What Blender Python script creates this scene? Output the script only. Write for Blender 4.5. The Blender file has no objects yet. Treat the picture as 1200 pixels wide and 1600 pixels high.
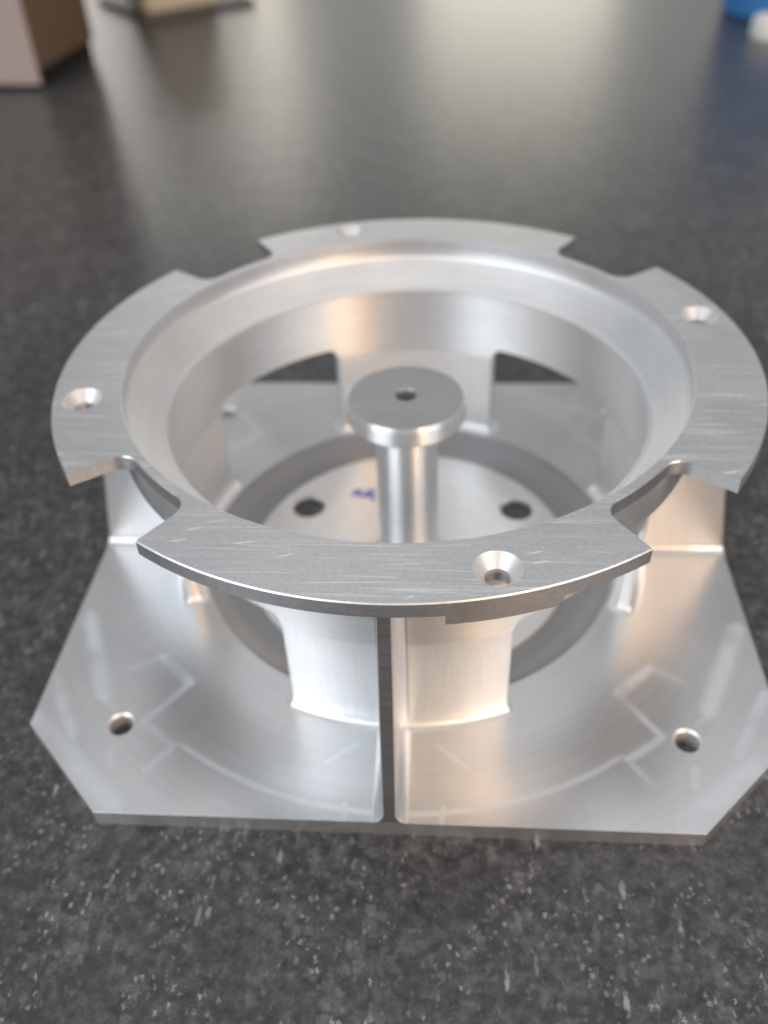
import bpy, bmesh, math, random
from mathutils import Vector, Matrix
from math import pi, sin, cos, sqrt, radians

S = 0.001                       # millimetres to metres
scene = bpy.context.scene
col = scene.collection
random.seed(7)

# ------------------------------------------------------------------ camera
cd = bpy.data.cameras.new('camera')
cam = bpy.data.objects.new('camera', cd)
col.objects.link(cam)
cx, cy, cz = (Vector((0.99751884, 0.06087827, -0.03535527)),
              Vector((-0.01241879, 0.64649601, 0.76281629)),
              Vector((0.06929598, -0.76048455, 0.64564798)))
M = Matrix((cx, cy, cz)).transposed().to_4x4()
M.translation = Vector((6.281, -113.970, 106.176)) * S
cam.matrix_world = M
cd.sensor_fit = 'VERTICAL'
cd.sensor_height = 24.0
cd.sensor_width = 18.0
cd.lens = 1398.257 / 1600 * 24.0
cd.clip_start = 0.005
cd.clip_end = 60.0
cd.dof.use_dof = True
cd.dof.focus_distance = 0.0925
cd.dof.aperture_fstop = cd.lens / 1.75
scene.camera = cam

# ------------------------------------------------------------------ render / exposure
scene.view_settings.view_transform = 'Standard'
scene.view_settings.look = 'None'
scene.view_settings.exposure = 0.0
scene.view_settings.gamma = 1.0
scene.render.engine = 'CYCLES'
scene.cycles.use_denoising = True
scene.cycles.max_bounces = 10
scene.cycles.glossy_bounces = 8
scene.cycles.sample_clamp_indirect = 6.0

# ------------------------------------------------------------------ room light (even, soft) and lamps
world = bpy.data.worlds.new('World')
scene.world = world
world.use_nodes = True
wbg = world.node_tree.nodes['Background']
wbg.inputs['Color'].default_value = (0.97, 0.985, 1.0, 1)
wbg.inputs['Strength'].default_value = 0.26


def area(name, loc, target, sx, sy, watts, color, spread=180):
    ld = bpy.data.lights.new(name, 'AREA')
    ld.shape = 'RECTANGLE'
    ld.size, ld.size_y = sx, sy
    ld.energy = watts
    ld.color = color
    ld.spread = radians(spread)
    o = bpy.data.objects.new(name, ld)
    col.objects.link(o)
    o.location = loc
    d = Vector(target) - Vector(loc)
    o.rotation_euler = d.to_track_quat('-Z', 'Y').to_euler()
    return o


COOL = (0.90, 0.96, 1.0)
WARM = (1.0, 0.56, 0.23)
# ceiling panels over the bench
area('ceiling_light', (0.1, 0.62, 2.2), (0, 0.3, 0), 2.8, 2.3, 11.0, (0.97, 0.98, 1.0))
# daylight from the front left
area('window_or_fill', (-1.5, -1.5, 1.25), (0, 0, 0), 1.5, 1.2, 35, COOL)
# added fill from the front right, brightens the plate and pillar
area('window_or_fill', (1.7, -1.5, 1.2), (0, 0, 0), 1.4, 1.2, 22, (1.0, 0.96, 0.91))
# warm shop lamp at the front right
area('shop_lamp', (0.62, -1.0, 0.62), (0, 0, 0), 0.12, 0.26, 5.3, WARM)
area('far_window_or_fill', (0.15, 2.75, 0.60), (0, 0.0, 0.4), 3.4, 1.1, 5.2, (1.0, 0.965, 0.91))  # added broad strip for the dim far wall, brightens the far table
# pale windows and lamps at the far end of the room
area('far_window_or_fill', (0.18, 2.6, 0.35), (0, 0, 0.2), 0.52, 0.7, 2.8, (1.0, 0.94, 0.76))
area('far_window_or_fill', (-0.50, 2.6, 0.40), (0, 0, 0.2), 0.09, 0.6, 0.6, (1.0, 0.90, 0.72))
area('far_window_or_fill', (-0.76, 2.6, 0.45), (0, 0, 0.2), 0.05, 0.6, 0.3, (1.0, 0.93, 0.80))
area('far_window_or_fill', (-1.01, 2.6, 0.40), (0, 0, 0.2), 0.10, 0.6, 0.55, (1.0, 0.90, 0.86))
area('far_lamp', (-0.56, 2.6, 0.86), (0, 0, 0.2), 0.22, 0.12, 0.9, (1.0, 0.95, 0.86))
area('far_lamp', (-0.98, 2.5, 0.95), (0, 0, 0.2), 0.12, 0.22, 0.5, (1.0, 0.97, 0.86))


# ------------------------------------------------------------------ helpers
def tag(o, label=None, cat=None, group=None, kind=None):
    for k, v in (('label', label), ('category', cat), ('group', group), ('kind', kind)):
        if v:
            o[k] = v
    return o


def empty(name, loc=(0, 0, 0), rz=0.0):
    o = bpy.data.objects.new(name, None)
    o.empty_display_size = 0.01
    col.objects.link(o)
    o.location = Vector(loc) * S
    o.rotation_euler = (0, 0, rz)
    return o


def shade(me, ang=32.0):
    bm = bmesh.new()
    bm.from_mesh(me)
    for f in bm.faces:
        f.smooth = True
    lim = radians(ang)
    for e in bm.edges:
        e.smooth = not (len(e.link_faces) == 2 and e.calc_face_angle(0) > lim)
    bm.to_mesh(me)
    bm.free()


def link(name, bm, mat, parent=None, ang=32.0, recalc=True):
    """One mesh object from a bmesh built in millimetres."""
    if recalc:
        bmesh.ops.recalc_face_normals(bm, faces=bm.faces[:])
    bmesh.ops.scale(bm, vec=(S, S, S), verts=bm.verts[:])
    me = bpy.data.meshes.new(name)
    bm.to_mesh(me)
    bm.free()
    shade(me, ang)
    o = bpy.data.objects.new(name, me)
    me.materials.append(mat)
    col.objects.link(o)
    if parent:
        o.parent = parent
    return o


def bake_mods(o, ang=32.0):
    dg = bpy.context.evaluated_depsgraph_get()
    dg.update()
    me = bpy.data.meshes.new_from_object(o.evaluated_get(dg))
    o.modifiers.clear()
    old = o.data
    me.name = old.name
    o.data = me
    shade(me, ang)


def cut(o, cutters, ang=32.0):
    """Boolean away bmeshes (mm) from o."""
    tmp = []
    for bm in cutters:
        c = link('cutter', bm, o.data.materials[0])
        m = o.modifiers.new('b', 'BOOLEAN')
        m.operation = 'DIFFERENCE'
        m.solver = 'EXACT'
        m.object = c
        tmp.append(c)
    bake_mods(o, ang)
    for c in tmp:
        me = c.data
        bpy.data.objects.remove(c)
        bpy.data.meshes.remove(me)


def finish(o, mat, spots, reach):
    """Give the cut faces round each hole their own drilled finish."""
    o.data.materials.append(mat)
    for p in o.data.polygons:
        c = p.center / S
        if abs(p.normal.z) < 0.98 and any((c.x - x) ** 2 + (c.y - y) ** 2 < reach ** 2 for x, y in spots):
            p.material_index = 1


def bevel(o, w, ang=40, seg=2, smooth=32.0):
    m = o.modifiers.new('bv', 'BEVEL')
    m.width = w * S
    m.segments = seg
    m.limit_method = 'ANGLE'
    m.angle_limit = radians(ang)
    bake_mods(o, smooth)


def lathe(profile, n=160, c=(0, 0), cap_start=False, cap_end=False, closed=False):
    """Revolve (r, z) pairs about the vertical through c."""
    bm = bmesh.new()
    rings = []
    for r, z in profile:
        if r < 1e-6:
            rings.append([bm.verts.new((c[0], c[1], z))])
        else:
            rings.append([bm.verts.new((c[0] + r * cos(2 * pi * i / n), c[1] + r * sin(2 * pi * i / n), z)) for i in range(n)])
    pairs = list(zip(rings[:-1], rings[1:]))
    if closed:
        pairs.append((rings[-1], rings[0]))
    for a, b in pairs:
        for i in range(n):
            j = (i + 1) % n
            if len(a) == 1 and len(b) == 1:
                continue
            if len(a) == 1:
                bm.faces.new((a[0], b[i], b[j]))
            elif len(b) == 1:
                bm.faces.new((a[i], a[j], b[0]))
            else:
                bm.faces.new((a[i], a[j], b[j], b[i]))
    if cap_start and len(rings[0]) > 1:
        bm.faces.new(rings[0])
    if cap_end and len(rings[-1]) > 1:
        bm.faces.new(rings[-1])
    return bm


def arc(cx_, cy_, r, a0, a1, n=6):
    return [(cx_ + r * cos(radians(a0 + (a1 - a0) * i / n)), cy_ + r * sin(radians(a0 + (a1 - a0) * i / n))) for i in range(n + 1)]


def columns_ring(cols):
    """Closed ring from a list of closed (x, y, z) profile loops."""
    bm = bmesh.new()
    L = [[bm.verts.new(p) for p in c] for c in cols]
    n = len(L)
    for i in range(n):
        a, b = L[i], L[(i + 1) % n]
        m = len(a)
        for k in range(m):
            q = (k + 1) % m
            try:
                bm.faces.new((a[k], b[k], b[q], a[q]))
            except ValueError:
                pass
    bmesh.ops.remove_doubles(bm, verts=bm.verts[:], dist=1e-4)
    return bm


def prism(poly, z0, z1):
    bm = bmesh.new()
    a = [bm.verts.new((x, y, z0)) for x, y in poly]
    b = [bm.verts.new((x, y, z1)) for x, y in poly]
    n = len(poly)
    bm.faces.new(list(reversed(a)))
    bm.faces.new(b)
    for i in range(n):
        bm.faces.new((a[i], a[(i + 1) % n], b[(i + 1) % n], b[i]))
    return bm


# ------------------------------------------------------------------ materials
class NT:
    def __init__(self, name):
        self.m = bpy.data.materials.new(name)
        self.m.use_nodes = True
        self.t = self.m.node_tree
        self.b = self.t.nodes['Principled BSDF']

    def n(self, kind, **kw):
        x = self.t.nodes.new(kind)
        for k, v in kw.items():
            if k.startswith('_'):
                setattr(x, k[1:], v)
            else:
                key = int(k[1:]) if k[0] == 'i' and k[1:].isdigit() else k.replace('_', ' ')
                s = x.inputs[key]
                if isinstance(v, bpy.types.NodeSocket):
                    self.t.links.new(v, s)
                else:
                    s.default_value = v
        return x

    def l(self, a, b):
        self.t.links.new(a, b)

    def math(self, op, a, b=None, clamp=False):
        x = self.t.nodes.new('ShaderNodeMath')
        x.operation = op
        x.use_clamp = clamp
        for i, v in enumerate((a, b)):
            if v is None:
                continue
            if isinstance(v, bpy.types.NodeSocket):
                self.l(v, x.inputs[i])
            else:
                x.inputs[i].default_value = v
        return x.outputs[0]

    def ramp(self, fac, p0, p1, c0=0.0, c1=1.0):
        x = self.t.nodes.new('ShaderNodeMapRange')
        x.interpolation_type = 'SMOOTHSTEP'
        self.l(fac, x.inputs[0])
        x.inputs[1].default_value, x.inputs[2].default_value = p0, p1
        x.inputs[3].default_value, x.inputs[4].default_value = c0, c1
        return x.outputs[0]

    def mm(self):
        """Object coordinates in millimetres."""
        tc = self.n('ShaderNodeTexCoord')
        v = self.n('ShaderNodeVectorMath', _operation='SCALE')
        self.l(tc.outputs['Object'], v.inputs[0])
        v.inputs['Scale'].default_value = 1000.0
        return v.outputs[0]

    def mapped(self, v, scale=(1, 1, 1), rot=(0, 0, 0), loc=(0, 0, 0)):
        x = self.n('ShaderNodeMapping')
        self.l(v, x.inputs['Vector'])
        x.inputs['Scale'].default_value = scale
        x.inputs['Rotation'].default_value = rot
        x.inputs['Location'].default_value = loc
        return x.outputs[0]

    def noise(self, v, scale, detail=3.0, rough=0.5, dist=0.0):
        x = self.n('ShaderNodeTexNoise')
        self.l(v, x.inputs['Vector'])
        x.inputs['Scale'].default_value = scale
        x.inputs['Detail'].default_value = detail
        x.inputs['Roughness'].default_value = rough
        x.inputs['Distortion'].default_value = dist
        return x.outputs['Fac']


def scratch_mask(N, v, count):
    """Thin straight hairlines in several directions; returns a 0..1 mask."""
    out = None
    rnd = random.Random(11)
    for k in range(count):
        a = radians(rnd.uniform(-35, 35)) if k % 3 else radians(rnd.uniform(-90, 90))
        p = N.mapped(v, ((0.055 if k % 2 else 0.022) + 0.04 * rnd.random(), 1.0, 0.3), (0, 0, a), (rnd.uniform(-50, 50), rnd.uniform(-50, 50), 0))
        w = N.noise(N.mapped(v, (1, 1, 1), (0, 0, 0), (k * 13.0, 0, 0)), 0.06, 1.0)
        add = N.n('ShaderNodeVectorMath', _operation='ADD')
        N.l(p, add.inputs[0])
        sc = N.n('ShaderNodeCombineXYZ')
        N.l(N.math('MULTIPLY', w, 1.3), sc.inputs[1])
        N.l(sc.outputs[0], add.inputs[1])
        vo = N.n('ShaderNodeTexVoronoi', _feature='F1')
        N.l(add.outputs[0], vo.inputs['Vector'])
        vo.inputs['Scale'].default_value = 0.55
        vo.inputs['Randomness'].default_value = 1.0
        sx = N.n('ShaderNodeSeparateXYZ')
        # distance across the hairline only: local offset in y from the cell point
        df = N.n('ShaderNodeVectorMath', _operation='SUBTRACT')
        N.l(add.outputs[0], df.inputs[0])
        N.l(vo.outputs['Position'], df.inputs[1])
        N.l(df.outputs[0], sx.inputs[0])
        dy = N.math('ABSOLUTE', sx.outputs[1])
        dx = N.math('ABSOLUTE', sx.outputs[0])
        line = N.ramp(dy, 0.018, 0.048, 1.0, 0.0)
        ends = N.ramp(dx, 0.10, 0.42, 1.0, 0.0)
        sc2 = N.n('ShaderNodeSeparateColor')
        N.l(vo.outputs['Color'], sc2.inputs[0])
        some = N.ramp(sc2.outputs[0], 0.35, 0.85)
        mk = N.math('MULTIPLY', N.math('MULTIPLY', line, ends), some)
        out = mk if out is None else N.math('MAXIMUM', out, mk)
    return out


def aluminium(name, rough=0.30, base=(0.80, 0.81, 0.83), brush=(1, 0, 0), brush_amt=0.25, scratches=0, rough_var=0.10, bump=0.004, polar=False, aniso=0.0, metal=0.84):
    N = NT(name)
    b = N.b
    v = N.mm()
    b.inputs['Metallic'].default_value = metal       # the frosted cut surface also scatters light
    if polar:                                        # turning marks: grain runs round the axis
        sp = N.n('ShaderNodeSeparateXYZ')
        N.l(v, sp.inputs[0])
        r = N.math('SQRT', N.math('ADD', N.math('MULTIPLY', sp.outputs[0], sp.outputs[0]), N.math('MULTIPLY', sp.outputs[1], sp.outputs[1])))
        cb = N.n('ShaderNodeCombineXYZ')
        N.l(N.math('MULTIPLY', sp.outputs[0], 0.03), cb.inputs[0])
        N.l(N.math('ADD', N.math('MULTIPLY', r, 1.0), N.math('MULTIPLY', sp.outputs[2], 1.0)), cb.inputs[1])
        N.l(N.math('MULTIPLY', sp.outputs[1], 0.03), cb.inputs[2])
        g = cb.outputs[0]
    else:
        g = N.mapped(v, tuple(0.04 if q else 1.0 for q in brush))
    grain = N.noise(g, 3.2, 4.0, 0.6)
    broad = N.noise(v, 0.09, 3.0, 0.5)
    fine = N.noise(v, 5.0, 2.0, 0.6)
    ro = N.math('ADD', rough - rough_var, N.math('MULTIPLY', N.math('ADD', N.math('MULTIPLY', broad, 0.9), N.math('MULTIPLY', grain, brush_amt * 2)), rough_var * 1.6))
    mixc = N.n('ShaderNodeMix', _data_type='RGBA')
    mixc.inputs['A'].default_value = tuple(c * 0.93 for c in base) + (1,)
    mixc.inputs['B'].default_value = tuple(min(1, c * 1.05) for c in base) + (1,)
    N.l(N.ramp(N.math('ADD', N.math('MULTIPLY', grain, 0.6), N.math('MULTIPLY', broad, 0.4)), 0.3, 0.7), mixc.inputs['Factor'])
    colr = mixc.outputs['Result']
    if aniso:                                        # fine turning grooves draw reflections out along the axis
        tg = N.n('ShaderNodeTangent', _direction_type='RADIAL', _axis='Z')
        N.l(tg.outputs[0], b.inputs['Tangent'])
        b.inputs['Anisotropic'].default_value = aniso
        b.inputs['Anisotropic Rotation'].default_value = 0.25
    h = N.math('ADD', N.math('MULTIPLY', grain, brush_amt), N.math('MULTIPLY', fine, 0.15))
    if scratches:
        sm = scratch_mask(N, v, scratches)
        ge = N.n('ShaderNodeTexCoord')
        gz = N.n('ShaderNodeSeparateXYZ')
        N.l(ge.outputs['Normal'], gz.inputs[0])
        mot = N.noise(v, 1.7, 4.0, 0.7)
        mm_ = N.n('ShaderNodeMix', _data_type='RGBA', _blend_type='MULTIPLY')
        mm_.inputs['Factor'].default_value = 1.0
        N.l(colr, mm_.inputs['A'])
        cg = N.n('ShaderNodeCombineColor')
        mv = N.ramp(mot, 0.3, 0.7, 0.92, 1.04)
        for q in range(3):
            N.l(mv, cg.inputs[q])
        N.l(cg.outputs[0], mm_.inputs['B'])
        colr = mm_.outputs['Result']
        flat = N.ramp(gz.outputs[2], 0.9, 0.95)
        streak = N.ramp(N.noise(N.mapped(v, (0.045, 0.62, 1.0), (0, 0, radians(2))), 0.8, 2.0, 0.5), 0.60, 0.76)
        sm = N.math('MULTIPLY', N.math('MAXIMUM', sm, N.math('MULTIPLY', streak, 0.38)), flat)
        m2 = N.n('ShaderNodeMix', _data_type='RGBA')
        N.l(colr, m2.inputs['A'])
        m2.inputs['B'].default_value = (0.97, 0.97, 0.98, 1)
        N.l(sm, m2.inputs['Factor'])
        colr = m2.outputs['Result']
        ro = N.math('ADD', ro, N.math('MULTIPLY', sm, 0.2))
        h = N.math('SUBTRACT', h, N.math('MULTIPLY', sm, 1.6))
    N.l(colr, b.inputs['Base Color'])
    N.l(ro, b.inputs['Roughness'])
    bp = N.n('ShaderNodeBump', Strength=1.0, Distance=bump * S)
    N.l(h, bp.inputs['Height'])
    N.l(bp.outputs[0], b.inputs['Normal'])
    return N


def plate_material():
    """Milled aluminium plate: cutter steps along the edges, round the holes and in arcs about the axis."""
    N = NT('milled plate aluminium')
    b = N.b
    v = N.mm()
    b.inputs['Metallic'].default_value = 0.90
    wob = N.noise(v, 0.25, 2.0)
    sp = N.n('ShaderNodeSeparateXYZ')
    N.l(v, sp.inputs[0])
    x, y = sp.outputs[0], sp.outputs[1]
    ax, ay = N.math('ABSOLUTE', x), N.math('ABSOLUTE', y)
    r = N.math('SQRT', N.math('ADD', N.math('MULTIPLY', x, x), N.math('MULTIPLY', y, y)))
    hx, hy = N.math('SUBTRACT', ax, 39.3), N.math('SUBTRACT', ay, 39.3)
    u = N.math('MULTIPLY', N.math('ADD', hx, hy), 0.7071)       # outwards along the diagonal
    w = N.math('ABSOLUTE', N.math('MULTIPLY', N.math('SUBTRACT', hx, hy), 0.7071))
    # cutter path marks: burnished bands where tool passes met (one corner, folded onto all four)
    wb = N.math('MULTIPLY', N.math('SUBTRACT', wob, 0.5), 0.35)
    fx, fy = N.math('ADD', ax, wb), N.math('ADD', ay, wb)

    def seg(x0, y0, x1, y1, wid, amt):
        L = sqrt((x1 - x0) ** 2 + (y1 - y0) ** 2)
        dx, dy = (x1 - x0) / L, (y1 - y0) / L
        px, py = N.math('SUBTRACT', fx, x0), N.math('SUBTRACT', fy, y0)
        t = N.math('ADD', N.math('MULTIPLY', px, dx), N.math('MULTIPLY', py, dy))
        over = N.math('MAXIMUM', N.math('MAXIMUM', N.math('MULTIPLY', t, -1.0), N.math('SUBTRACT', t, L)), 0.0)
        d = N.math('ABSOLUTE', N.math('SUBTRACT', N.math('MULTIPLY', px, dy), N.math('MULTIPLY', py, dx)))
        d = N.math('ADD', d, over)
        return N.math('MULTIPLY', N.ramp(d, wid * 0.2, wid * 1.35, 1.0, 0.0), amt)

    segs = [(40.6, 29.3, 36.4, 26.7, 0.7, 0.5), (36.4, 26.7, 31.0, 31.7, 0.95, 1.0), (31.0, 31.7, 36.1, 38.8, 0.65, 0.95),
            (36.1, 38.8, 30.8, 42.6, 0.7, 0.9), (30.8, 42.6, 33.9, 46.8, 0.6, 0.6), (50.6, 18.5, 43.0, 34.6, 1.5, 1.0),
            (43.0, 34.6, 40.8, 37.0, 0.45, 0.5), (51.8, 31.0, 45.6, 41.5, 1.0, 0.8), (52.5, 38.5, 36.5, 52.0, 1.8, 0.75),
            (39.4, 43.6, 38.9, 46.5, 0.7, 0.7), (5.4, 41.2, 9.6, 44.8, 0.4, 0.45), (6.4, 50.6, 6.2, 52.8, 0.45, 0.6)]
    lip = None
    for q in segs:
        mk = seg(*q)
        lip = mk if lip is None else N.math('MAXIMUM', lip, mk)
    disc_step = N.ramp(N.math('ADD', r, wb), 51.5, 52.1)
    arcb = N.ramp(N.math('ABSOLUTE', N.math('SUBTRACT', N.math('ADD', r, wb), 51.8)), 0.2, 0.6, 1.0, 0.0)
    arcb = N.math('MULTIPLY', arcb, N.ramp(ay, 41.5, 42.5))
    lip = N.math('MAXIMUM', lip, N.math('MULTIPLY', arcb, 0.7))
    patch = N.ramp(N.noise(v, 0.13, 3.0), 0.30, 0.55)
    lip = N.math('MULTIPLY', lip, N.math('ADD', 0.2, N.math('MULTIPLY', patch, 0.7)), True)
    lip = N.math('MULTIPLY', lip, N.ramp(y, -10.0, 15.0, 1.0, 0.3))     # marks faded towards the back, putting the sills' shade into the colour
    lev = N.math('MULTIPLY', disc_step, 0.05)
    # ring of arcs left by the face mill, visible as fine crescents
    ar = N.n('ShaderNodeCombineXYZ')
    N.l(N.math('MULTIPLY', x, 0.02), ar.inputs[0])
    N.l(r, ar.inputs[1])
    N.l(N.math('MULTIPLY', y, 0.02), ar.inputs[2])
    grain = N.noise(ar.outputs[0], 1.6, 4.0, 0.6)
    broad = N.noise(v, 0.07, 3.0, 0.55)
    fine = N.noise(v, 4.0, 3.0, 0.6)
    mixc = N.n('ShaderNodeMix', _data_type='RGBA')
    mixc.inputs['A'].default_value = (0.66, 0.67, 0.69, 1)
    mixc.inputs['B'].default_value = (0.75, 0.76, 0.775, 1)
    N.l(N.ramp(N.math('ADD', N.math('MULTIPLY', grain, 0.4), N.math('MULTIPLY', broad, 0.6)), 0.3, 0.7), mixc.inputs['Factor'])
    m2 = N.n('ShaderNodeMix', _data_type='RGBA')
    N.l(mixc.outputs['Result'], m2.inputs['A'])
    m2.inputs['B'].default_value = (0.92, 0.96, 1.0, 1)
    N.l(N.math('MULTIPLY', lip, 1.0), m2.inputs['Factor'])
    N.l(m2.outputs['Result'], b.inputs['Base Color'])
    ro = N.math('ADD', 0.24, N.math('ADD', N.math('MULTIPLY', broad, 0.12), N.math('MULTIPLY', lip, 0.15)))
    N.l(ro, b.inputs['Roughness'])
    h = N.math('ADD', N.math('MULTIPLY', lev, 26.0), N.math('ADD', N.math('MULTIPLY', grain, 0.9), N.math('MULTIPLY', fine, 0.35)))
    bp = N.n('ShaderNodeBump', Strength=1.0, Distance=0.004 * S)
    N.l(h, bp.inputs['Height'])
    N.l(bp.outputs[0], b.inputs['Normal'])
    return N.m


AL_PLATE = plate_material()
AL_FLANGE = aluminium('scratched flange aluminium', 0.42, (0.73, 0.74, 0.765), (1, 0, 0), 0.35, scratches=8, bump=0.0035, metal=1.0).m
AL_WALL = aluminium('turned bore aluminium', 0.42, (0.82, 0.83, 0.845), polar=True, brush_amt=0.3, bump=0.003, aniso=0.85).m
AL_LEDGE = aluminium('turned ledge aluminium', 0.50, (0.80, 0.815, 0.835), polar=True, brush_amt=0.3, bump=0.004).m
AL_PILLAR = aluminium('milled pillar aluminium', 0.42, (0.90, 0.91, 0.92), (0, 0, 1), 0.2, bump=0.003).m
AL_RIB = aluminium('sawn rib aluminium', 0.40, (0.80, 0.81, 0.83), (0, 0, 1), 0.35, bump=0.005).m
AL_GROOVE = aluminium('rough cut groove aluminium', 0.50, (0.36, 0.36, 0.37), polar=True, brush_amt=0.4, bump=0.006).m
_d = aluminium('drilled countersink aluminium', 0.44, (0.78, 0.78, 0.79), (1, 0, 1), 0.5, bump=0.03)
_d.b.inputs['Metallic'].default_value = 0.72     # torn, frosted drill finish scatters light
AL_DRILL = _d.m
AL_POST = aluminium('turned post aluminium', 0.40, (0.82, 0.83, 0.845), polar=True, brush_amt=0.2, bump=0.002, aniso=0.95).m
AL_HEAD = aluminium('faced post head aluminium', 0.36, (0.50, 0.51, 0.53), (1, 0, 0), 0.35, bump=0.003).m
AL_FLOOR = aluminium('turned floor aluminium', 0.50, (0.80, 0.80, 0.805), polar=True, brush_amt=0.2, bump=0.003).m


def plain(name, c, rough=0.5, grain=0.12, scale=0.2, spec=0.5):
    N = NT(name)
    v = N.mm()
    nz = N.noise(v, scale, 5.0, 0.6)
    mx = N.n('ShaderNodeMix', _data_type='RGBA')
    mx.inputs['A'].default_value = tuple(q * (1 - grain) for q in c) + (1,)
    mx.inputs['B'].default_value = tuple(min(1, q * (1 + grain)) for q in c) + (1,)
    N.l(nz, mx.inputs['Factor'])
    N.l(mx.outputs['Result'], N.b.inputs['Base Color'])
    N.b.inputs['Roughness'].default_value = rough
    N.b.inputs['Specular IOR Level'].default_value = spec
    bp = N.n('ShaderNodeBump', Strength=0.3, Distance=0.1 * S)
    N.l(nz, bp.inputs['Height'])
    N.l(bp.outputs[0], N.b.inputs['Normal'])
    return N.m


def granite():
    N = NT('dark speckled granite')
    b = N.b
    v = N.mm()
    n1 = N.noise(v, 0.75, 6.0, 0.74)
    n2 = N.noise(v, 0.085, 3.0, 0.55)
    n3 = N.noise(N.mapped(v, loc=(31, 7, 3)), 0.40, 4.0, 0.6)

    def grains(scale, stretch, rot, loc, warp, lo, hi, r0, r1):
        """Separate crystal grains: some cells of a warped cell pattern, each fading at its own border."""
        nw = N.n('ShaderNodeTexNoise')
        N.l(v, nw.inputs['Vector'])
        nw.inputs['Scale'].default_value = scale * 1.6
        nw.inputs['Detail'].default_value = 3.0
        sv = N.n('ShaderNodeVectorMath', _operation='SCALE')
        N.l(nw.outputs['Color'], sv.inputs[0])
        sv.inputs['Scale'].default_value = warp / scale
        ad = N.n('ShaderNodeVectorMath', _operation='ADD')
        N.l(N.mapped(v, stretch, (0, 0, radians(rot)), loc), ad.inputs[0])
        N.l(sv.outputs[0], ad.inputs[1])
        vo = N.n('ShaderNodeTexVoronoi', _feature='F1')
        N.l(ad.outputs[0], vo.inputs['Vector'])
        vo.inputs['Scale'].default_value = scale
        sc = N.n('ShaderNodeSeparateColor')
        N.l(vo.outputs['Color'], sc.inputs[0])
        return N.math('MULTIPLY', N.ramp(sc.outputs[0], lo, hi), N.ramp(vo.outputs['Distance'], r0, r1, 1.0, 0.0))

    area_ = N.ramp(n2, 0.38, 0.60, 0.25, 1.0)
    g1 = grains(0.75, (1, 0.8, 1), 10, (3, 8, 0), 1.5, 0.40, 1.0, 0.25, 0.80)
    g2 = grains(1.45, (1, 0.8, 1), -20, (13, 48, 0), 1.4, 0.66, 1.0, 0.20, 0.60)
    g3 = grains(0.80, (1.1, 0.33, 1), -14, (73, 18, 0), 0.55, 0.86, 0.98, 0.16, 0.42)
    g3 = N.math('MULTIPLY', g3, N.ramp(N.noise(N.mapped(v, loc=(3, 70, 3)), 0.05, 2.0), 0.42, 0.58, 0.1, 1.0))
    base = N.n('ShaderNodeValToRGB')
    N.l(N.math('ADD', N.math('MULTIPLY', n1, 0.55), N.math('MULTIPLY', n3, 0.45)), base.inputs[0])
    e = base.color_ramp.elements
    e[0].position, e[0].color = 0.36, (0.010, 0.0102, 0.0115, 1)
    e[1].position, e[1].color = 0.66, (0.112, 0.113, 0.117, 1)
    e2 = base.color_ramp.elements.new(0.5)
    e2.color = (0.043, 0.0435, 0.046, 1)
    mx = N.n('ShaderNodeMix', _data_type='RGBA')
    N.l(base.outputs[0], mx.inputs['A'])
    mx.inputs['B'].default_value = (0.44, 0.445, 0.445, 1)
    fl = N.math('MAXIMUM', N.math('MULTIPLY', N.math('MULTIPLY', g1, area_), 0.17), N.math('MAXIMUM', N.math('MULTIPLY', N.math('MULTIPLY', g2, area_), 0.55), N.math('MULTIPLY', g3, 0.62)))
    N.l(fl, mx.inputs['Factor'])
    N.l(mx.outputs['Result'], b.inputs['Base Color'])
    N.l(N.math('ADD', 0.23, N.math('MULTIPLY', n1, 0.22)), b.inputs['Roughness'])
    b.inputs['IOR'].default_value = 1.6
    bp = N.n('ShaderNodeBump', Strength=0.5, Distance=0.02 * S)
    N.l(n1, bp.inputs['Height'])
    N.l(bp.outputs[0], b.inputs['Normal'])
    return N.m


# ------------------------------------------------------------------ the setting: granite surface plate
bm = prism([(-700, -420), (700, -420), (700, 900), (-700, 900)], -90, 0)
tbl = link('table_top', bm, granite())
bevel(tbl, 4.0, 40, 3)
tag(tbl, kind='structure')

# ------------------------------------------------------------------ the machined housing
H, T = 39.4, 2.8                # flange top, plate thickness
R_OUT, R_BORE, R_NOTCH = 50.0, 40.5, 41.85
LOBE = 35.05                    # half angle of a lobe
TH = 2.0                        # flange thickness
R_IN, R_WALL = 36.0, 38.0       # wall radii
WIN_TOP = 21.3
PIL = 23.6                      # half angle of a pillar
W, WF, CH = 52.4, 53.1, 13.4    # half width, front reach, corner chamfer
WBK = 50.8                      # back reach

housing = empty('machined_housing')
tag(housing, 'silver milled aluminium housing with notched round rim on a square base plate, on dark granite', 'metal housing')


def hole_cutter(x, y, r, z0, z1, n=48):
    return lathe([(r, z0), (r, z1)], n, (x, y), True, True)


def csink_cutter(x, y, r, R, z, depth, zlow, n=64):
    return lathe([(r, zlow), (r, z - depth), (R, z), (R + 0.4 * (R - r) / depth, z + 0.4)], n, (x, y), True, True)


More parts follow.
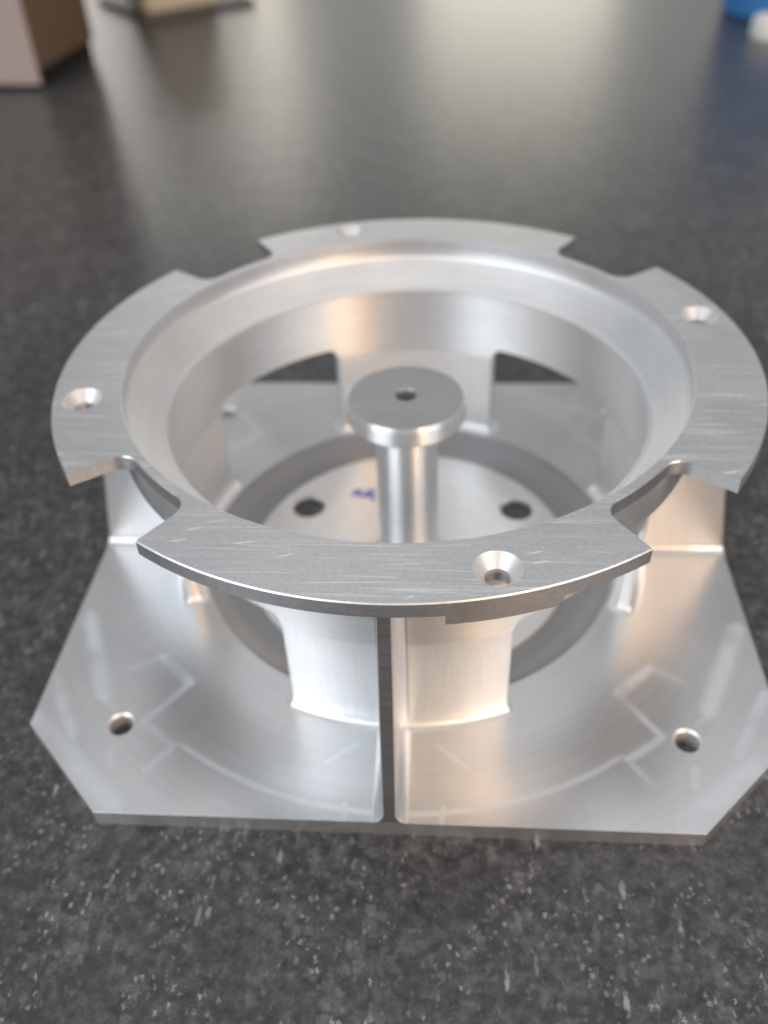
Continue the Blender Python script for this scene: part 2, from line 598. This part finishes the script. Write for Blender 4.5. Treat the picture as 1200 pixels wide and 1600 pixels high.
# --- base plate
E0 = 0.32
poly = [(-W + CH, -WF), (W - CH, -WF), (W, -WF + CH), (W, WBK - CH), (W - CH, WBK), (-W + CH, WBK), (-W, WBK - CH), (-W, -WF + CH)]
plate = link('base_plate', prism(poly, 0.02, T), AL_PLATE, housing)
cuts = [lathe([(34.3, -1), (34.3, 1.5), (34.3, T + 1)], 192, (0, 0), True, True)]
for sx in (-1, 1):
    for sy in (-1, 1):
        cuts.append(csink_cutter(39.3 * sx, 39.3 * sy, 1.65, 2.0, T, 0.35, -1))
cut(plate, cuts)
bevel(plate, E0, 50, 1, 18.0)
finish(plate, AL_DRILL, [(39.3 * a, 39.3 * b) for a in (-1, 1) for b in (-1, 1)], 2.4)

# --- round centre face inside and the groove round it
RF = 27.3
ZF = 0.95
prof = [(RF, 0.30), (RF, ZF - 0.10), (27.24, ZF - 0.03), (27.15, ZF), (20.0, ZF), (12.0, ZF), (0, ZF), (0, 0.05)]
floor = link('floor_disc', lathe(prof, 192), AL_FLOOR, housing)
# rough cut groove between the plate and the centre face
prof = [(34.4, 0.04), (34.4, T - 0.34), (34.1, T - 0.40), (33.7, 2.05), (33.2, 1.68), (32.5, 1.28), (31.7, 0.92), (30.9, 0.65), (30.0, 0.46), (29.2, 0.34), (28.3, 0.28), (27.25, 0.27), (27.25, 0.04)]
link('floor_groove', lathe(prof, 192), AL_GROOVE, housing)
cuts = []
for a in (31, 149, 270):
    x, y = 22.2 * cos(radians(a)), 22.2 * sin(radians(a))
    cuts.append(csink_cutter(x, y, 2.8, 3.2, ZF, 0.4, -1))
cut(floor, cuts)
finish(floor, AL_DRILL, [(22.2 * cos(radians(a)), 22.2 * sin(radians(a))) for a in (31, 149, 270)], 3.3)

# --- upper wall: closed ring above the windows, window heads with rounded corners
def quad_phi(step=1.0):
    """Angles 0..360 with extra columns round the window corners."""
    out = []
    for q in range(4):
        c = 90 * q
        loc = [-45 + step * i for i in range(int(90 / step))]
        for s in (-1, 1):
            loc += [s * (PIL + d) for d in (0.0, 0.15, 0.4, 0.8, 1.3, 1.9, 2.6, 3.3)]
        loc = sorted(set(round(x, 4) for x in loc))
        loc = [x for x in loc if x < 45]
        out += [c + x for x in loc]
    return out


RC = 2.0                        # window head corner radius
ZP = WIN_TOP - RC               # where a pillar part takes over from the wall


def wall_bottom(phi):
    d = (phi + 45) % 90 - 45
    s = (abs(d) - PIL) * pi / 180 * 37
    if s <= 1e-6:
        return ZP
    if s >= RC:
        return WIN_TOP
    return WIN_TOP - (RC - sqrt(RC * RC - (RC - s) ** 2))


inner = [(R_BORE, H - TH), (R_BORE, 36.7)] + [(R_BORE - 1.2 + 1.2 * cos(radians(t)), 36.7 - 1.2 * sin(radians(t))) for t in (12, 25, 38, 50)] \
    + [(38.6, 34.55), (37.5, 33.55), (36.5, 32.72), (36.25, 32.56), (36.0, 32.48), (35.64, 32.44), (35.54, 32.40), (35.5, 32.30), (35.5, 31.75), (35.6, 31.65), (35.95, 31.6), (R_IN + 0.08, 31.4), (R_IN + 0.08, 28.3)]
outer = [(R_WALL, 27.5)] + [(R_WALL + 0.1, 28.3), (38.6, 29.5), (39.8, 30.6), (40.9, 31.4), (41.7, 32.3), (41.82, 33.0), (41.82, H - TH)]
cols = []
for ph in quad_phi():
    zb = wall_bottom(ph)
    c, s = cos(radians(ph)), sin(radians(ph))
    loop = [(r * c, r * s, z) for r, z in inner] + [((R_IN + 0.08) * c, (R_IN + 0.08) * s, zb), (R_WALL * c, R_WALL * s, zb)] + [(r * c, r * s, z) for r, z in outer]
    cols.append(loop)
wall = link('bowl_wall', columns_ring(cols), AL_WALL, housing)
wall.data.materials.append(AL_LEDGE)
for p in wall.data.polygons:
    c = p.center / S
    if c.z > 31.7 and math.hypot(c.x, c.y) < R_BORE + 0.2 and c.z < 36.8:
        p.material_index = 1

# --- pillars between the windows, each with a fillet sweeping out onto the plate
FR = 1.35                        # fillet radius at the foot


def sector_outline(off, n_arc=36, n_c=6):
    """Outline of a pillar footprint grown by off (rounded corners), about angle 0."""
    pts = []
    a = radians(PIL)
    rc = max(off, 0.0) + 0.22
    ro, ri = R_WALL + off, R_IN + 0.08 - off
    # side faces are radial planes; corners rounded with radius rc
    cc = 0.22
    base = []
    for (r, ang, st) in ((R_WALL - cc, -a, -1), (R_WALL - cc, a, 1), (R_IN + 0.08 + cc, a, 1), (R_IN + 0.08 + cc, -a, -1)):
        # corner centre moved inside by cc from the side face
        da = cc / r
        base.append((r, ang - st * da, ang))
    def corner(idx, d0, d1):
        r, am, ang = base[idx]
        cxx, cyy = r * cos(am), r * sin(am)
        for k in range(n_c + 1):
            d = d0 + (d1 - d0) * k / n_c
            pts.append((cxx + rc * cos(d), cyy + rc * sin(d)))
    corner(0, -a - pi / 2, -a)
    r0, a0 = ro, base[0][1]
    a1 = base[1][1]
    for k in range(1, n_arc):
        t = a0 + (a1 - a0) * k / n_arc
        pts.append((ro * cos(t), ro * sin(t)))
    corner(1, a, a + pi / 2)
    corner(2, a + pi / 2, a + pi)
    a0, a1 = base[2][1], base[3][1]
    for k in range(1, n_arc):
        t = a0 + (a1 - a0) * k / n_arc
        pts.append((ri * cos(t), ri * sin(t)))
    corner(3, -a - pi, -a - pi / 2)
    return pts


def pillar_mesh():
    bm = bmesh.new()
    rings = []
    levels = [(0.0, ZP + 0.001), (0.0, 12.0)]
    n = 8
    for k in range(n + 1):
        t = radians(90 * k / n)
        levels.append((FR * (1 - cos(t)), T + FR - FR * sin(t)))
    levels[-1] = (FR, T + 0.004)
    for off, z in levels:
        rings.append([bm.verts.new((x, y, z)) for x, y in sector_outline(off)])
    for a, b in zip(rings[:-1], rings[1:]):
        m = len(a)
        for i in range(m):
            j = (i + 1) % m
            bm.faces.new((a[i], a[j], b[j], b[i]))
    return bm


pillar0 = link('pillar', pillar_mesh(), AL_PILLAR, housing, 40)
for q in (1, 2, 3):
    p = pillar0.copy()
    col.objects.link(p)
    p.rotation_euler = (0, 0, q * pi / 2)

# --- ribs: thin webs from the plate edge up to the rim, leaning in a little
RB = 1.5


def rib_mesh(rad_base, rad_top=46.6, th=1.8):
    """Rib along +x: upright web with a fillet at its foot and where it meets the pillar."""
    bm = bmesh.new()
    h = th / 2
    zt = H - TH + 0.05
    def r_at(z):
        return rad_base + (rad_top - rad_base) * (z - T) / (zt - T)
    # cross offsets per height: foot fillet on both flanks
    lv = []
    n = 7
    for k in range(n + 1):
        t = radians(90 * k / n)
        lv.append((T + RB - RB * sin(t), RB * (1 - cos(t))))
    lv[-1] = (T + 0.004, RB)
    lv.reverse()
    lv += [(14.0, 0.0), (27.0, 0.0), (31.8, 0.0), (zt, 0.0)]
    nx = 7
    def outline(z, off):
        """half outline on +y side from inner to outer."""
        out = []
        rw = R_WALL - 0.6 if z < 28 else 41.0
        jr = 1.5
        # vertical fillet against the pillar
        for k in range(nx + 1):
            t = radians(90 * k / nx)
            x = R_WALL + jr - jr * sin(t) - 0.12
            y = h + jr * (1 - cos(t))
            out.append((x, max(y, h + off)))
        out.reverse()                       # from the pillar outwards
        if rw > 40:
            out = [(max(x, rw + 0.1), y) for x, y in out]
        out = [(rw, out[0][1])] + out
        ro = r_at(z)
        out.append(((R_WALL + ro) / 2 + 1.0, h + off))
        out.append((ro - 0.15, h + off))
        out.append((ro, h + off - 0.15))
        return out
    rings = []
    for z, off in lv:
        half = outline(z, off)
        ring = [(x, y, z) for x, y in half] + [(x, -y, z) for x, y in reversed(half)]
        rings.append([bm.verts.new(p) for p in ring])
    for a, b in zip(rings[:-1], rings[1:]):
        m = len(a)
        for i in range(m):
            j = (i + 1) % m
            bm.faces.new((a[i], a[j], b[j], b[i]))
    bm.faces.new(rings[-1])
    # lower end closed down the plate's edge
    a = rings[0]
    return bm


rib_front = link('rib', rib_mesh(WF + 0.03), AL_RIB, housing, 35)
AL_SAWN_DARK = aluminium('sawn aluminium with dark reflection', 0.45, (0.27, 0.275, 0.29), (0, 1, 0), 0.9, bump=0.02, metal=1.0).m  # sawn grain; the dark tone paints in the reflected dark table


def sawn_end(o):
    o.data.materials.append(AL_SAWN_DARK)
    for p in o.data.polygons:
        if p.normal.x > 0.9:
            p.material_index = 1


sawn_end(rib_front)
rib_front.rotation_euler = (0, 0, -pi / 2)
rib_front.location = (-0.4 * S, 0, 0)
rib_side = link('rib', rib_mesh(W + 0.03), AL_RIB, housing, 35)
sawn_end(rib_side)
p = rib_side.copy()
col.objects.link(p)
p.rotation_euler = (0, 0, pi)
rib_back = link('rib', rib_mesh(WBK + 0.03), AL_RIB, housing, 35)
sawn_end(rib_back)
rib_back.rotation_euler = (0, 0, pi / 2)

# --- rim flange: four lobes with rounded notches between
NRC = 2.6


def flange_cols():
    cols_ = []
    angs = []
    for q in range(4):
        c = 90 * q
        for i in range(57):
            angs.append((c - LOBE + 2 * LOBE * i / 56, R_OUT))
        nhalf = (90 - 2 * LOBE) / 2
        span = 2 * nhalf
        sa = [0, 0.12, 0.35, 0.7, 1.1, 1.6, 2.2, 2.9, 3.6, 4.8, 6.2, 7.8]
        seq = sa + [span / 2 - 0.001] + [span - x for x in reversed(sa)]
        for d in seq:
            s = min(d, span - d) * pi / 180 * 42.5
            r = R_NOTCH if s >= NRC else R_NOTCH + NRC - sqrt(max(NRC * NRC - (NRC - s) ** 2, 0))
            angs.append((c + LOBE + d, r))
    for ph, ro in angs:
        cs, sn = cos(radians(ph)), sin(radians(ph))
        e = 0.16
        loop = [(R_BORE, H - TH), (R_BORE, H - 0.12), (R_BORE + 0.12, H), (ro - e, H), (ro, H - e), (ro, H - TH)]
        cols_.append([(r * cs, r * sn, z) for r, z in loop])
    return cols_


flange = link('rim_flange', columns_ring(flange_cols()), AL_FLANGE, housing)
RH = 45.93
cuts = []
for q in range(4):
    a = radians(90 * q + 15.0)
    cuts.append(csink_cutter(RH * cos(a), RH * sin(a), 1.42, 2.78, H, 1.45, H - 6))
cut(flange, cuts)
finish(flange, AL_DRILL, [(RH * cos(radians(90 * q + 15.0)), RH * sin(radians(90 * q + 15.0))) for q in range(4)], 3.3)

# --- thicker pads under the rim, one round each screw hole
pad0 = None
for q in range(4):
    if pad0 is None:
        bm = bmesh.new()
        A0, A1 = 7.3, 22.4
        z1, z0 = H - TH + 0.003, H - TH - 1.35
        n = 20
        rings = []
        for i in range(n + 1):
            t = A0 + (A1 - A0) * i / n
            s = (A1 - t) * pi / 180 * 50
            zb = z0 if s > 1.2 else z0 + (1.2 - sqrt(max(1.44 - (1.2 - s) ** 2, 0)))
            cs, sn = cos(radians(t)), sin(radians(t))
            ro = R_OUT - 0.004
            rings.append([bm.verts.new((r * cs, r * sn, z)) for r, z in ((41.5, z1), (ro, z1), (ro, zb), (41.5, zb))])
        for a, b in zip(rings[:-1], rings[1:]):
            for k in range(4):
                bm.faces.new((a[k], b[k], b[(k + 1) % 4], a[(k + 1) % 4]))
        bm.faces.new(rings[0])
        bm.faces.new(rings[-1])
        pad0 = link('screw_pad', bm, AL_FLANGE, housing)
        a = radians(15.0)
        cut(pad0, [hole_cutter(RH * cos(a), RH * sin(a), 1.62, 25, 45)])
    else:
        p = pad0.copy()
        col.objects.link(p)
        p.rotation_euler = (0, 0, q * pi / 2)

# --- centre post with its flat round head
prof = [(7.2, ZF - 0.01)] + [(4.85 + 2.2 - 2.2 * sin(radians(t)), ZF + 2.2 - 2.2 * cos(radians(t))) for t in (12, 25, 40, 55, 70, 90)]
prof += [(4.85, 10), (4.85, 20), (4.85, 26.5), (4.95, 27.3), (5.25, 27.9), (5.6, 28.2)]
post = link('centre_post', lathe(prof, 96), AL_POST, housing)
prof = [(4.6, 27.6), (5.4, 28.1), (6.6, 28.55), (8.1, 28.95), (8.9, 29.2), (9.1, 29.45), (9.15, 29.7), (9.15, 31.82), (8.66, 32.32), (0, 32.32), (0, 27.6)]
head = link('post_head', lathe(prof, 128), AL_HEAD, post)
cut(head, [csink_cutter(0, 0.5, 1.5, 1.75, 32.32, 0.25, 29.0)])
head.data.materials.append(AL_POST)
for p in head.data.polygons:
    if abs(p.normal.z) < 0.9 and math.hypot(p.center.x, p.center.y) > 4 * S:
        p.material_index = 1

# --- blue marker scribble on the floor: a loose "u" and "r" shape
INK = plain('blue marker ink', (0.10, 0.18, 0.68), 0.5, 0.2, 1.0)
bm = bmesh.new()


def stroke(bm, pts, w, z):
    prev = None
    for i, (x, y) in enumerate(pts):
        q = pts[min(i + 1, len(pts) - 1)]
        p = pts[max(i - 1, 0)]
        d = Vector((q[0] - p[0], q[1] - p[1])).normalized()
        nrm = Vector((-d.y, d.x)) * w / 2
        a = bm.verts.new((x + nrm.x, y + nrm.y, z))
        b = bm.verts.new((x - nrm.x, y - nrm.y, z))
        if prev:
            bm.faces.new((prev[0], a, b, prev[1]))
        prev = (a, b)


ix, iy = -8.9, 15.0
K = 1.05
for pts, dz in (([(-2.0, -0.6), (-1.6, 1.2), (-0.9, 1.3), (-0.9, -0.4), (-0.3, -0.6)], 0.012), ([(0.1, -0.9), (0.5, 0.9), (1.4, 1.2), (1.5, 0.2), (0.8, -0.1), (1.9, -1.6)], 0.016)):
    stroke(bm, [(ix + K * a, iy + K * b) for a, b in pts], 0.8, ZF + dz)
link('ink_mark', bm, INK, floor)

# ------------------------------------------------------------------ blurred things behind
CARD = plain('brown cardboard', (0.17, 0.115, 0.078), 0.8, 0.15, 0.3, 0.2)
PINK = plain('pale pinkish card print', (0.38, 0.315, 0.295), 0.7, 0.06, 0.1, 0.3)
BLACK = plain('black gap shadow', (0.012, 0.011, 0.012), 0.7, 0.2, 0.4, 0.3)
CREAM = plain('cream plastic', (0.72, 0.66, 0.52), 0.45, 0.05, 0.1)
DGREY = plain('dark grey metal', (0.13, 0.125, 0.115), 0.5, 0.15, 0.2)
BLUE = plain('blue plastic', (0.05, 0.20, 0.52), 0.4, 0.08, 0.1)
WHITE = plain('white plastic', (0.80, 0.79, 0.76), 0.4, 0.03, 0.1)


def box_bm(x0, x1, y0, y1, z0, z1):
    return prism([(x0, y0), (x1, y0), (x1, y1), (x0, y1)], z0, z1)


# carton with a brown side and a pale front
carton = empty('cardboard_box', (-171, 293, 0), radians(-6))
tag(carton, 'brown cardboard box with pale pinkish front, blurred at the left behind the metal housing', 'box')
o = link('box_body', box_bm(-120, 0, 0.6, 58, 7, 120), CARD, carton)
bevel(o, 1.2, 40, 2)
o = link('front_panel', box_bm(-119, -0.6, -0.2, 0.55, 2.0, 119), PINK, carton)
o = link('gap_shadow', box_bm(-118, -1.5, 1.5, 56, 0.02, 6.98), BLACK, carton)  # black strip standing in for the shadow in the gap under the box

# cream block on a dark base
block = empty('cream_block', (-158, 423, 0), radians(38))
tag(block, 'cream coloured block on a low dark base, blurred behind the cardboard box', 'block')
o = link('block_base', box_bm(-5, 62, -5, 66, 0.02, 2.6), DGREY, block)
bevel(o, 0.6, 40, 2)
o = link('block_body', box_bm(-2, 40, -2, 26, 2.62, 70), CREAM, block)
bevel(o, 3.0, 40, 3)

# blue bottle standing at the far right, a loose white cap in front of it
bot = empty('blue_bottle', (168.3, 406.7, 0))
tag(bot, 'blue plastic bottle cut off by the top right corner, standing on the dark granite', 'bottle')
link('bottle_body', lathe([(0, 0.02), (23, 0.02), (25.2, 1.0), (26, 3.5), (26, 70), (24.5, 78), (20, 85), (12, 90), (9, 92), (9, 99), (0, 99)], 64), BLUE, bot)
link('bottle_cap', lathe([(0, 96), (11, 96), (11.4, 97), (11, 112), (10, 113.5), (0, 113.5)], 48), WHITE, bot)
cap = empty('loose_cap', (155.4, 356.8, 0))
tag(cap, 'small white round cap lying on the granite in front of the blue bottle', 'cap')
link('cap_shell', lathe([(0, 8.5), (8.5, 8.5), (9.6, 8.2), (10, 7.4), (10.2, 1.2), (10.2, 0.02), (9.0, 0.02), (8.8, 6.6), (0, 7.0)], 48), WHITE, cap)
bm = bmesh.new()
for q in range(36):
    a = 2 * pi * q / 36
    m = Matrix.Translation((10.2 * cos(a), 10.2 * sin(a), 3.8)) @ Matrix.Rotation(a, 4, 'Z') @ Matrix.Diagonal((0.6, 0.7, 6.0, 1))
    bmesh.ops.create_cube(bm, size=1.0, matrix=m)
link('grip_ridges', bm, WHITE, cap)
